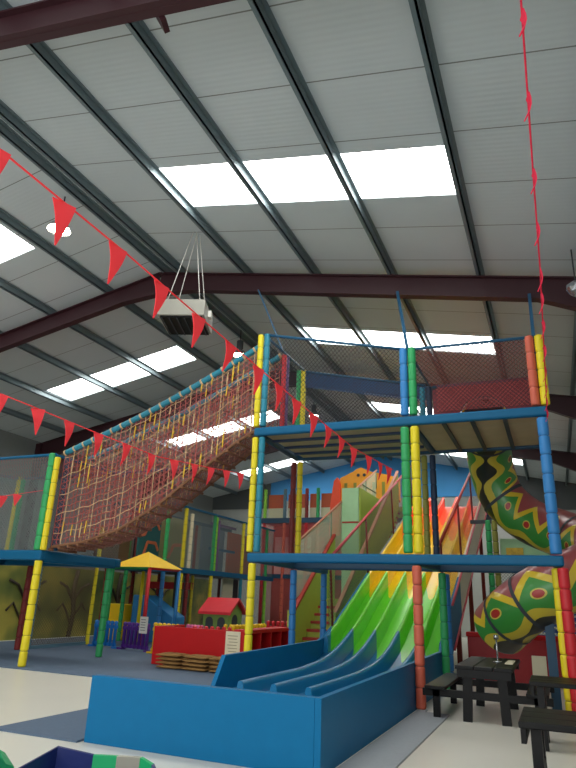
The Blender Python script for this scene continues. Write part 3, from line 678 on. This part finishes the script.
# low red ball pit wall with blue slatted fence and mesh posts behind it
BW = thing('ball_pit_wall', 'low red padded wall behind the black tables under the snake tube', 'wall panel', (-0.5, 14.6, 0))
bevel(MB().box((-2.0, 15.6, 0), (1.9, 15.75, 0.95)).build('panel', mat('deep red vinyl', '#A8141C', 0.45), BW), 0.03)
bevel(MB().box((-2.02, 15.55, 0.92), (1.92, 15.8, 1.02)).build('cap', REDV, BW), 0.02)
SFN = thing('slatted_fence', 'dark blue slatted fence panel above the red wall under the snake tube', 'fence', (-0.3, 15.9, 0))
for z in range(7): MB().box((-0.95, 15.85, 0.95 + 0.13 * z), (1.0, 15.9, 1.03 + 0.13 * z)).build('slat', mat('royal blue', '#1F4F9C', 0.5), SFN)
for x in (-0.9, 0.1, 0.95): MB().box((x - 0.04, 15.9, 0), (x + 0.04, 15.96, 1.9)).build('upright', mat('royal blue', '#1F4F9C'), SFN)
RF = thing('rear_mesh_frame', 'green post play frame with black rails behind the snake tube', 'climbing frame', (-1, 18.5, 0))
for x, M in ((-1.62, GRN), (-1.45, OLV), (0.1, GRN), (1.6, GRN)): post(RF, x, 18.5, 0.02, 3.9, M, 0.08)
for z in (2.7, 3.85): MB().bar((-2.1, 18.5, z), (1.7, 18.5, z), 0.1, 0.1).build('rail', DGREY, RF)
MB().box((-1.35, 18.7, 2.75), (0.0, 18.75, 3.4)).build('pale_board', PGR, RF)
net(RF, [(-1.5, 18.5, 0), (1.7, 18.5, 0), (1.7, 18.5, 2.7), (-1.5, 18.5, 2.7)], NETB)
MB().box((-1.2, 18.66, 2.75), (-0.75, 18.69, 3.15)).build('colour_print', mat('yellow print', '#D8B040', 0.6, vary=0.6, scale=9), RF)

# ------------------------------------------------------------------ red cubby box and burlap sacks
RBX = thing('cubby_box', 'L shaped red padded box with open cubbies and a notice on its end', 'storage box', (-7.8, 13.4, 0))
bevel(MB().box((-9.0, 13.36, 0.02), (-6.5, 13.46, 0.86)).build('front_panel', REDV, RBX), 0.015)
bevel(MB().box((-9.0, 13.46, 0.02), (-8.9, 14.6, 0.86)).build('end_panel', REDV, RBX), 0.015)
m_ = MB(); m_.box((-6.9, 13.46, 0.8), (-6.5, 15.85, 0.88)); m_.box((-6.9, 13.46, 0.02), (-6.86, 15.85, 0.8)); m_.box((-6.86, 13.46, 0.02), (-6.5, 15.85, 0.08))
for y in (13.46, 14.05, 14.65, 15.25, 15.8): m_.box((-6.86, y, 0.08), (-6.5, y + 0.05, 0.8))
m_.build('cubby_shelf', REDV, RBX)
NB = MB().box((-7.05, 13.345, 0.12), (-6.68, 13.36, 0.84)).build('notice', CREAM, RBX)
m_ = MB()
for i in range(9): m_.box((-7.0 + 0.02 * (i % 3), 13.34, 0.74 - 0.065 * i), (-6.74 - 0.02 * (i % 2), 13.346, 0.755 - 0.065 * i))
m_.build('notice_lines', mat('faded ink', '#A89C7C', 0.7), NB)
def sack_mesh(w_, d_, h_, seed):
    rnd = random.Random(seed); nx, ny = 10, 8; vs = []; fs = []
    for sgn in (1, -1):
        for j in range(ny + 1):
            for i in range(nx + 1):
                u, v = i / nx * 2 - 1, j / ny * 2 - 1
                e = max(0, (1 - u ** 6)) * max(0, (1 - v ** 6))
                vs.append((u * w_ / 2 + rnd.uniform(-.008, .008), v * d_ / 2 + rnd.uniform(-.008, .008), h_ / 2 + sgn * h_ / 2 * (0.25 + 0.75 * e) + rnd.uniform(-.004, .004)))
    W = nx + 1; T = W * (ny + 1)
    for j in range(ny):
        for i in range(nx):
            a = j * W + i; fs.append((a, a + 1, a + W + 1, a + W)); fs.append((T + a, T + a + W, T + a + W + 1, T + a + 1))
    edge = [i for i in range(nx)] + [nx + j * W for j in range(ny)] + [ny * W + nx - i for i in range(nx)] + [(ny - j) * W for j in range(ny)]
    for k in range(len(edge)):
        a, b = edge[k], edge[(k + 1) % len(edge)]; fs.append((a, T + a, T + b, b))
    m_ = MB(); m_.add(vs, fs, 0, True); return m_
pos_word = ['bottom', 'second', 'third', 'top']
stack_word = ['left stack at the red box corner', 'middle stack in front of the red box', 'right stack nearest the blue slide']
for s_, xs_ in enumerate((-8.16, -7.46, -6.78)):
    for k in range(4):
        o = sack_mesh(0.6, 0.5, 0.072, s_ * 10 + k).build('burlap_sack', SACK)
        o.location = (xs_ + random.uniform(-.02, .02), 12.98 + random.uniform(-.02, .02), 0.024 + 0.079 * k); o.rotation_euler.z = random.uniform(-0.05, 0.05)
        tag(o, '%s folded brown burlap sack of the %s' % (pos_word[k], stack_word[s_]), 'sack', 'burlap slide sacks by the red box')

# ------------------------------------------------------------------ picket fences
def fence_panel(name, label, col, p, q, h=0.75, z=0.022, n=None, group='toddler picket fences'):
    p = Vector((p[0], p[1], z)); q = Vector((q[0], q[1], z)); t = thing(name, label, 'fence', tuple(p), group)
    L = (q - p).length; d = (q - p).normalized(); n = n or max(3, round(L / 0.16))
    for zz in (0.1, h * 0.78): bevel(MB().bar(p + Vector((0, 0, zz)), q + Vector((0, 0, zz)), 0.06, 0.1).build('rail', col, t), 0.02)
    for i in range(n):
        c = p + d * (L * (i + 0.5) / n)
        hh = h
        m_ = MB().tube([c + Vector((0, 0, 0.05)), c + Vector((0, 0, hh - 0.1)), c + Vector((0, 0, hh - 0.06)), c + Vector((0, 0, hh - 0.02)), c + Vector((0, 0, hh))], 0.045, 10, radii=[0.05, 0.05, 0.062, 0.055, 0.02])
        m_.build('picket', col, t)
    for c in (p, q): MB().box((c.x - 0.09, c.y - 0.09, z), (c.x + 0.09, c.y + 0.09, z + 0.05)).build('foot', WHITE if name == 'x' else col, t)
    return t
FB = mat('bright blue plastic', '#1E78C8', 0.35); FP = mat('purple plastic', '#5A2C8C', 0.35); FY = mat('yellow plastic', '#F4C81E', 0.35); FR = mat('red plastic', '#D42030', 0.35); FK = mat('pink plastic', '#E870A8', 0.35)
fence_panel('picket_fence', 'bright blue plastic picket fence beside the green post', FB, (-13.15, 16.3), (-12.15, 16.12))
fp = fence_panel('picket_fence', 'purple plastic picket fence with a white paper notice', FP, (-11.92, 16.08), (-10.82, 15.85))
PN = MB().box((-11.15, 15.79, 0.5), (-10.88, 15.8, 0.95)).build('paper_notice', WHITE, fp)
m_ = MB()
for i in range(5): m_.box((-11.11, 15.783, 0.58 + 0.07 * i), (-10.95, 15.788, 0.595 + 0.07 * i))
m_.build('notice_lines', DGREY, PN)
fence_panel('picket_fence', 'yellow plastic picket fence by the left end of the red box', FY, (-10.58, 15.65), (-9.62, 15.5), 0.8)
fence_panel('picket_fence', 'red plastic picket fence just behind the red box', FR, (-9.3, 15.6), (-8.2, 15.9), 0.78)
fence_panel('picket_fence', 'pink plastic picket fence left of the toy house', FK, (-10.2, 16.8), (-9.5, 16.6), 0.75)
fence_panel('picket_fence', 'yellow plastic picket fence in front of the toy house', FY, (-9.1, 17.0), (-8.1, 17.2), 0.8)
fence_panel('picket_fence', 'long yellow plastic picket fence running above the cubbies', FY, (-7.6, 14.7), (-7.5, 16.5), 0.9)
fence_panel('picket_fence', 'red plastic picket fence behind the yellow post', FR, (-8.4, 18.5), (-7.4, 19.2), 0.9)

# ------------------------------------------------------------------ toy house
TH = thing('toy_house', 'small green toy house with red gabled roof and arched windows', 'playhouse', (-9.7, 18.2, 0))
HG = mat('leaf green plastic', '#7C9C48', 0.5)
hx0, hx1, hy0, hy1, hz = -10.35, -9.45, 18.0, 18.9, 1.12
m_ = MB().box((hx0, hy0, 0.022), (hx1, hy1, hz)); m_.prism([(hy0, hz), (hy1, hz), ((hy0 + hy1) / 2, 1.42)], 0, hx0, hx1); HW = m_.build('walls', HG, TH)
m_ = MB()
for s_ in (0, 1):
    ya, yb_ = ((hy0 - 0.14, (hy0 + hy1) / 2), (hy1 + 0.14, (hy0 + hy1) / 2))[s_]
    m_.prism([(ya, hz - 0.08), (yb_, 1.46), (yb_, 1.54), (ya, hz)], 0, hx0 - 0.12, hx1 + 0.12)
m_.build('roof', FR, TH)
def arch(cx_, z0, w_, h_):
    p = [(cx_ - w_ / 2, z0), (cx_ + w_ / 2, z0)] + [(cx_ + w_ / 2 * math.cos(t), z0 + h_ - w_ / 2 + w_ / 2 * math.sin(t)) for t in [math.pi * i / 8 for i in range(9)]]
    return p
for cx_ in (-10.12, -9.7): MB().prism(arch(cx_, 0.55, 0.26, 0.42), 1, hy0 - 0.015, hy0 + 0.01).build('window', DGREY, HW)
MB().prism(arch(18.4, 0.55, 0.36, 0.5), 0, hx1 - 0.01, hx1 + 0.015).build('window', DGREY, HW)

# ------------------------------------------------------------------ toddler canopy and soft blocks
CN = thing('toddler_canopy', 'small yellow pyramid canopy on red, blue and yellow posts', 'canopy', (-12.1, 18, 0))
c0 = Vector((-11.85, 17.0)); fd = Vector((-0.995, 0.06)); rd = Vector((0.1, 0.995)); w_ = 1.5
A = c0; B = c0 + fd * w_; C_ = B + rd * w_; D = c0 + rd * w_; ez = 2.35
mid = (A + C_) / 2
for p, M in ((A, RED), (B, GRN), (C_, YEL), (D, BLU)): MB().tube([(p.x, p.y, 0.02), (p.x, p.y, ez)], 0.06, 12).build('post', M, CN)
for p, q, M in ((A, B, GRN), (A, D, RED), (B, C_, TEAL), (C_, D, BLU)): MB().tube([(p.x, p.y, ez), (q.x, q.y, ez)], 0.055, 10).build('eave_rail', M, CN)
ex = lambda p: mid + (p - mid) * 1.12
m_ = MB(); vs = [(ex(p).x, ex(p).y, ez + 0.02) for p in (A, B, C_, D)] + [(mid.x, mid.y, 2.9)]
m_.add(vs, [(0, 4, 1), (1, 4, 2), (2, 4, 3), (3, 4, 0), (0, 1, 2, 3)]); m_.build('roof', mat('yellow canopy', '#F4C41C', 0.6), CN)
o = MB().prism([(-13.8, 0.022), (-12.1, 0.022), (-12.1, 0.85), (-13.35, 1.52), (-13.8, 1.52)], 1, 18.98, 19.78).build('foam_slide', mat('soft blue block', '#2A7CB8', 0.5)); bevel(o, 0.03)
tag(o, 'blue soft foam wedge slide behind the canopy', 'soft play block')
o = MB().box((-14.85, 18.75, 0.022), (-13.92, 19.4, 1.2)).build('foam_block', FY); bevel(o, 0.04); tag(o, 'yellow soft foam block left of the canopy', 'soft play block')
TF = thing('pole_climber', 'small climber of red, purple and yellow poles behind the canopy', 'climbing frame', (-13.4, 21.4, 0))
for x, y, M in ((-13.6, 21.4, RED), (-13.2, 21.4, PUR), (-12.9, 21.4, YEL)): post(TF, x, y, 0.02, 2.3, M, 0.06)
MB().bar((-14.9, 21.4, 1.9), (-12.85, 21.4, 1.9), 0.1, 0.25).build('cross_rail', RED, TF)

# ------------------------------------------------------------------ black picnic tables
def picnic(name, label, loc, rz, L, W=0.82, H=0.75, seats=(-1, 1)):
    t = thing(name, label, 'picnic table', loc)
    for i in range(3):
        wv = W / 3; x0 = -W / 2 + wv * i
        bevel(MB().box((x0 + 0.004, 0, H - 0.05), (x0 + wv - 0.004, L, H)).build('top_plank', BLK, t, True), 0.008)
    for y in (0.0, L - 0.04): MB().box((-W / 2 + 0.03, y + 0.01, H - 0.16), (W / 2 - 0.03, y + 0.05, H - 0.05)).build('apron', BLK, t, True)
    for y in (0.12, L - 0.22):
        for s_ in (-1, 1):
            MB().bar((s_ * 0.27, y, 0.0), (s_ * 0.24, y, H - 0.05), 0.13, 0.08).build('leg', BLK, t, True)
        MB().box((-W / 2 - 0.5 if -1 in seats else -0.3, y - 0.035, 0.3), (W / 2 + 0.5 if 1 in seats else 0.3, y + 0.035, 0.4)).build('cross_beam', BLK, t, True)
    for s_ in seats:
        a = s_ * (W / 2 + 0.3)
        bevel(MB().box((a - 0.15, -0.02, 0.4), (a + 0.15, L + 0.02, 0.45)).build('seat', BLK, t, True), 0.008)
        for y in (0.12, L - 0.22): MB().box((a - 0.05, y - 0.035, 0), (a + 0.05, y + 0.035, 0.4)).build('seat_leg', BLK, t, True)
    t.rotation_euler.z = rz
    return t
picnic('picnic_table', 'long black picnic table beside the slide with a metal holder on top', (-1.1, 10.15, 0), 0.0, 2.0)
picnic('picnic_table', 'black picnic table at the right edge, middle of the row', (-0.42, 9.15, 0), -math.pi / 2, 1.9, seats=())
picnic('picnic_table', 'nearest black picnic table cut by the bottom right of the frame', (-0.38, 6.15, 0), -math.pi / 2, 1.9, 0.85, seats=(1,))
HD = thing('menu_holder', 'small chrome menu holder standing on the long black table', 'holder', (-0.98, 11.2, 0.75))
MB().tube([(-0.98, 11.2, 0.75), (-0.98, 11.2, 0.77)], 0.07, 16).build('base', STEEL, HD); MB().tube([(-0.98, 11.2, 0.77), (-0.98, 11.2, 1.1)], 0.015, 8).build('stem', STEEL, HD)
MB().tube([(-0.98, 11.2, 1.09), (-0.98, 11.2, 1.16)], 0.04, 12).build('clip', STEEL, HD)
o = MB().box((-0.86, 10.95, 0.751), (-0.74, 11.75, 0.756)).build('table_strip', CREAM); tag(o, 'thin cream strip along the edge of the long black table', 'paper')  # thin cream strip lying on the tabletop
o = MB().prism([(12.9, 0), (13.0, 0), (13.3, 0.75), (13.2, 0.75)], 0, -0.55, -0.3).build('cream_board', CREAM); tag(o, 'cream board leaning behind the black tables', 'board')

# ------------------------------------------------------------------ lamps and heater
BULB = emit('lamp glow', '#FFF4D8', 30.0)
def lamp(label, x, y, z):
    t = thing('high_bay_lamp', label, 'lamp', (x, y, z), 'high bay lamps along the ridge')
    MB().tube([(x, y, z + 0.12), (x, y, z + 0.17), (x, y, z + 0.42), (x, y, z + 0.45)], 0.1, 16, radii=[0.06, 0.11, 0.11, 0.06]).build('ballast_housing', DGREY, t)
    m_ = MB().tube([(x, y, z - 0.08), (x, y, z), (x, y, z + 0.08), (x, y, z + 0.13)], 0.2, 20, caps=False, radii=[0.25, 0.22, 0.15, 0.07]); rf = m_.build('reflector', STEEL, t)
    MB().tube([(x, y, z - 0.06), (x, y, z - 0.03)], 0.2, 20, radii=[0.2, 0.21]).build('bulb', BULB, rf)
    MB().tube([(x, y, z + 0.44), (x, y, roofz(x) - 0.2 if abs(x - RX) > 0.3 else roofz(x) - 0.02)], 0.015, 6).build('hanger', DGREY, t)
lamp('glowing high bay lamp near the rafter, leftmost of the three', -9.24, 8.55, 9.05)
lamp('glowing high bay lamp just above the rope bridge rail', -8.72, 16.2, 9.0)
lamp('glowing high bay lamp hanging beyond the tower netting', -9.05, 24.0, 9.2)
HT = thing('heater_unit', 'suspended grey box heater with black grille hanging on four wires', 'heater', (-6.9, 10.3, 7.1))
R_ = Matrix.Rotation(0.35, 3, 'Z')
def hp(x, y, z): v = R_ @ Vector((x, y, 0)); return (-6.93 + v.x, 10.3 + v.y, z)
def hbox(x0, y0, z0, x1, y1, z1):
    m_ = MB(); vs = [hp(x0, y0, z0), hp(x1, y0, z0), hp(x1, y1, z0), hp(x0, y1, z0), hp(x0, y0, z1), hp(x1, y0, z1), hp(x1, y1, z1), hp(x0, y1, z1)]
    m_.add(vs, [(0, 3, 2, 1), (4, 5, 6, 7), (0, 1, 5, 4), (1, 2, 6, 5), (2, 3, 7, 6), (3, 0, 4, 7)]); return m_
bevel(hbox(-0.5, -0.5, 7.15, 0.5, 0.5, 7.52).build('casing', mat('light grey enamel', '#96948A', 0.45), HT), 0.015)
GRL = hbox(-0.45, -0.45, 7.11, 0.45, 0.45, 7.16).build('grille', BLK, HT)
for i in range(6): hbox(-0.42 + i * 0.16, -0.44, 7.09, -0.4 + i * 0.16, 0.44, 7.11).build('louvre', DGREY, GRL)
for sx_ in (-0.36, 0.36):
    for sy_ in (-0.36, 0.36):
        p = Vector(hp(sx_, sy_, 7.5)); q = Vector((-7.0 + sx_ * 0.12 + 0.1, 10.35 + sy_ * 0.2, 0)); q.z = roofz(q.x) - 0.01
        MB().tube([p, q], 0.009, 5).build('hanging_wire', WHITE, HT)
hbox(0.48, -0.1, 7.3, 0.57, 0.05, 7.45).build('junction_box', WHITE, HT)
FO = thing('foil_reflector', 'crumpled silver lamp hanging by the right end of the near maroon rafter', 'lamp', (0.86, 11.2, 7.0))
m_ = MB(); vs = []; fs = []; N = 14
for j in range(5):
    for i in range(N):
        t = 2 * math.pi * i / N; r_ = (0.05, 0.13, 0.17, 0.16, 0.08)[j] * random.uniform(0.85, 1.15); vs.append((0.86 + r_ * math.cos(t), 11.2 + r_ * math.sin(t), 7.0 + j * 0.07))
for j in range(4):
    for i in range(N): fs.append((j * N + i, j * N + (i + 1) % N, (j + 1) * N + (i + 1) % N, (j + 1) * N + i))
m_.add(vs, fs); m_.add(vs[:N], [tuple(range(N))]); m_.build('shade', STEEL, FO)
MB().tube([(0.86, 11.2, 7.28), (0.86, 11.2, roofz(0.86) - 0.01)], 0.015, 6).build('hanger', DGREY, FO)

# ------------------------------------------------------------------ bunting
def flag_mesh(w_, h_, twist=0.0):
    m_ = MB(); n = 5; vs = []
    for s_ in (0.004, -0.004):
        for i in range(n + 1):
            t = i / n; hw = w_ / 2 * (1 - t) + 0.004; a = twist * t; o_ = 0.02 * math.sin(t * 4)
            for k in (-1, 1): vs.append((-s_ + o_, k * hw * math.cos(a), -h_ * t)) if True else None
    W = 2 * (n + 1); fs = []
    for i in range(n):
        a = 2 * i; fs += [(a, a + 1, a + 3, a + 2), (W + a, W + a + 2, W + a + 3, W + a + 1), (a, a + 2, W + a + 2, W + a), (a + 1, W + a + 1, W + a + 3, a + 3)]
    fs += [(0, W, W + 1, 1), (2 * n, 2 * n + 1, W + 2 * n + 1, W + 2 * n)]
    m_.add(vs, fs); return m_
def bunting(label, pts, flags, w_, h_, rot0=0.5, M=FLAG):
    t = thing('bunting', label, 'bunting', pts[len(pts) // 2], 'red bunting strings')
    MB().tube(pts, 0.007, 5).build('string', M, t)
    base = None
    for i, p in enumerate(flags):
        if base is None: base = flag_mesh(w_, h_).build('flag', M, t, True); o = base
        else: o = base.copy(); COL.objects.link(o)
        o.parent = t; o.location = Vector(p) - t.location; o.rotation_euler = (random.uniform(-0.15, 0.15), 0.1, rot0 + random.uniform(-0.18, 0.18))
    return t
def lerp_path(P, y):
    for i in range(len(P) - 1):
        if P[i][1] <= y <= P[i + 1][1]:
            k = (y - P[i][1]) / (P[i + 1][1] - P[i][1]); return tuple(P[i][j] + (P[i + 1][j] - P[i][j]) * k for j in range(3))
    return P[-1]
BX = -2.72
P1 = [(BX, 1.2, 4.05), (BX, 2.0, 3.98), (BX, 3.2, 3.98), (BX, 5, 3.93), (BX, 7, 3.88), (BX, 9, 3.85), (-2.5, 10.74, 3.84)]
fy = [1.97, 2.52, 3.08, 3.65, 4.24, 4.86, 5.5, 6.05, 6.6, 7.2, 7.8, 8.4, 9.0, 9.6, 10.1, 10.5]
bunting('red pennant string running from upper left to the green centre post', P1, [lerp_path(P1, y) for y in fy], 0.16, 0.3, -0.25)
P2 = [(-5.3, 4.2, 3.56), (-5.3, 5, 3.55), (-5.3, 6, 3.53), (-5.3, 7.5, 3.52), (-5.3, 9, 3.66), (-5.3, 10.73, 3.85)]
fy2 = [4.54, 5.08, 5.6, 6.15, 6.75, 7.35, 7.95, 8.55, 9.1, 9.65, 10.2]
bunting('lower red pennant string ending at the yellow left tower post', P2, [lerp_path(P2, y) for y in fy2], 0.16, 0.3, -0.25)
P3 = [(-13.6, 10.5, 3.75), (-12.4, 10.55, 3.6), (-11.6, 10.6, 3.6), (-10.75, 10.88, 3.75)]
bunting('short red pennant string across the left platform netting', P3, [(-12.05, 10.56, 3.6), (-11.65, 10.6, 3.6), (-11.3, 10.68, 3.64)], 0.2, 0.27, -0.6)
P4 = [(0.14, 1.5, 5.3), (0.14, 3.0, 5.02), (0.13, 4.0, 4.55), (0.13, 5, 4.3), (0.13, 7, 4.4), (0.13, 10.72, 4.62)]
fy4 = [2.2, 2.6, 3.05, 3.5, 4.0, 4.5, 5.0, 5.5, 6.2, 7.0, 7.8, 8.6, 9.4, 10.2]
bunting('pinkish red twisted pennant string hanging down toward the right tower post', P4, [lerp_path(P4, y) for y in fy4], 0.07, 0.2, 0.1, fabric('pinkish red ribbon', '#F44A68'))

# ------------------------------------------------------------------ folded vinyl tub in the foreground
VB = thing('vinyl_tub', 'dark blue vinyl tub with green and silver straps at the bottom left corner', 'tub', (-3.2, 4.0, 0))
NV = mat('navy vinyl', '#1C2A66', 0.3, bump=0.2, scale=8, coat=0.2); GV = mat('green vinyl', '#1FA868', 0.35, bump=0.2, scale=8); SV = mat('silver tape', '#B4B0A0', 0.35, 0.5)
rim = [(-3.68, 3.8, .36), (-3.64, 4.27, .47), (-3.36, 4.36, .43), (-3.16, 4.39, .44), (-2.96, 4.41, .45), (-2.82, 4.36, .43), (-2.68, 4.2, .42), (-2.62, 3.7, .36), (-2.75, 3.2, .38), (-3.3, 3.05, .4), (-3.66, 3.2, .38)]
m_ = MB(); n = len(rim); vs = []
cx_, cy_ = -3.25, 3.75
for k, (sc_, zf) in enumerate(((1.05, 0.0), (1.07, 0.5), (1.0, 1.0), (0.97, 0.99), (0.96, 0.5), (0.94, 0.08))):
    for x, y, z in rim: vs.append((cx_ + (x - cx_) * sc_, cy_ + (y - cy_) * sc_, max(z * zf, 0.002)))
fs = []; mi = []
for k in range(5):
    for i in range(n): fs.append((k * n + i, k * n + (i + 1) % n, (k + 1) * n + (i + 1) % n, (k + 1) * n + i)); mi.append({2: 1, 3: 2, 4: 1}.get(i, 0))
fs.append(tuple(5 * n + i for i in range(n))); mi.append(0)
m_.add(vs, fs); m_.m = mi; m_.build('tub_wall', [NV, GV, SV], VB)
VG = thing('vinyl_cover', 'crumpled green vinyl cover at the bottom left edge', 'cover', (-4.3, 3.9, 0))
m_ = MB(); vs = []; fs = []; N = 9
for j in range(N):
    for i in range(N):
        u, v = i / (N - 1), j / (N - 1); e = min(u, 1 - u, v, 1 - v) * 8
        vs.append((-4.6 + 0.84 * u, 3.5 + 0.66 * v, min(1, e) * (0.4 + 0.06 * math.sin(i * 2.1 + j * 1.3)) + 0.004))
for j in range(N - 1):
    for i in range(N - 1): a = j * N + i; fs.append((a, a + 1, a + N + 1, a + N))
m_.add(vs, fs); m_.build('cover_sheet', GV, VG)
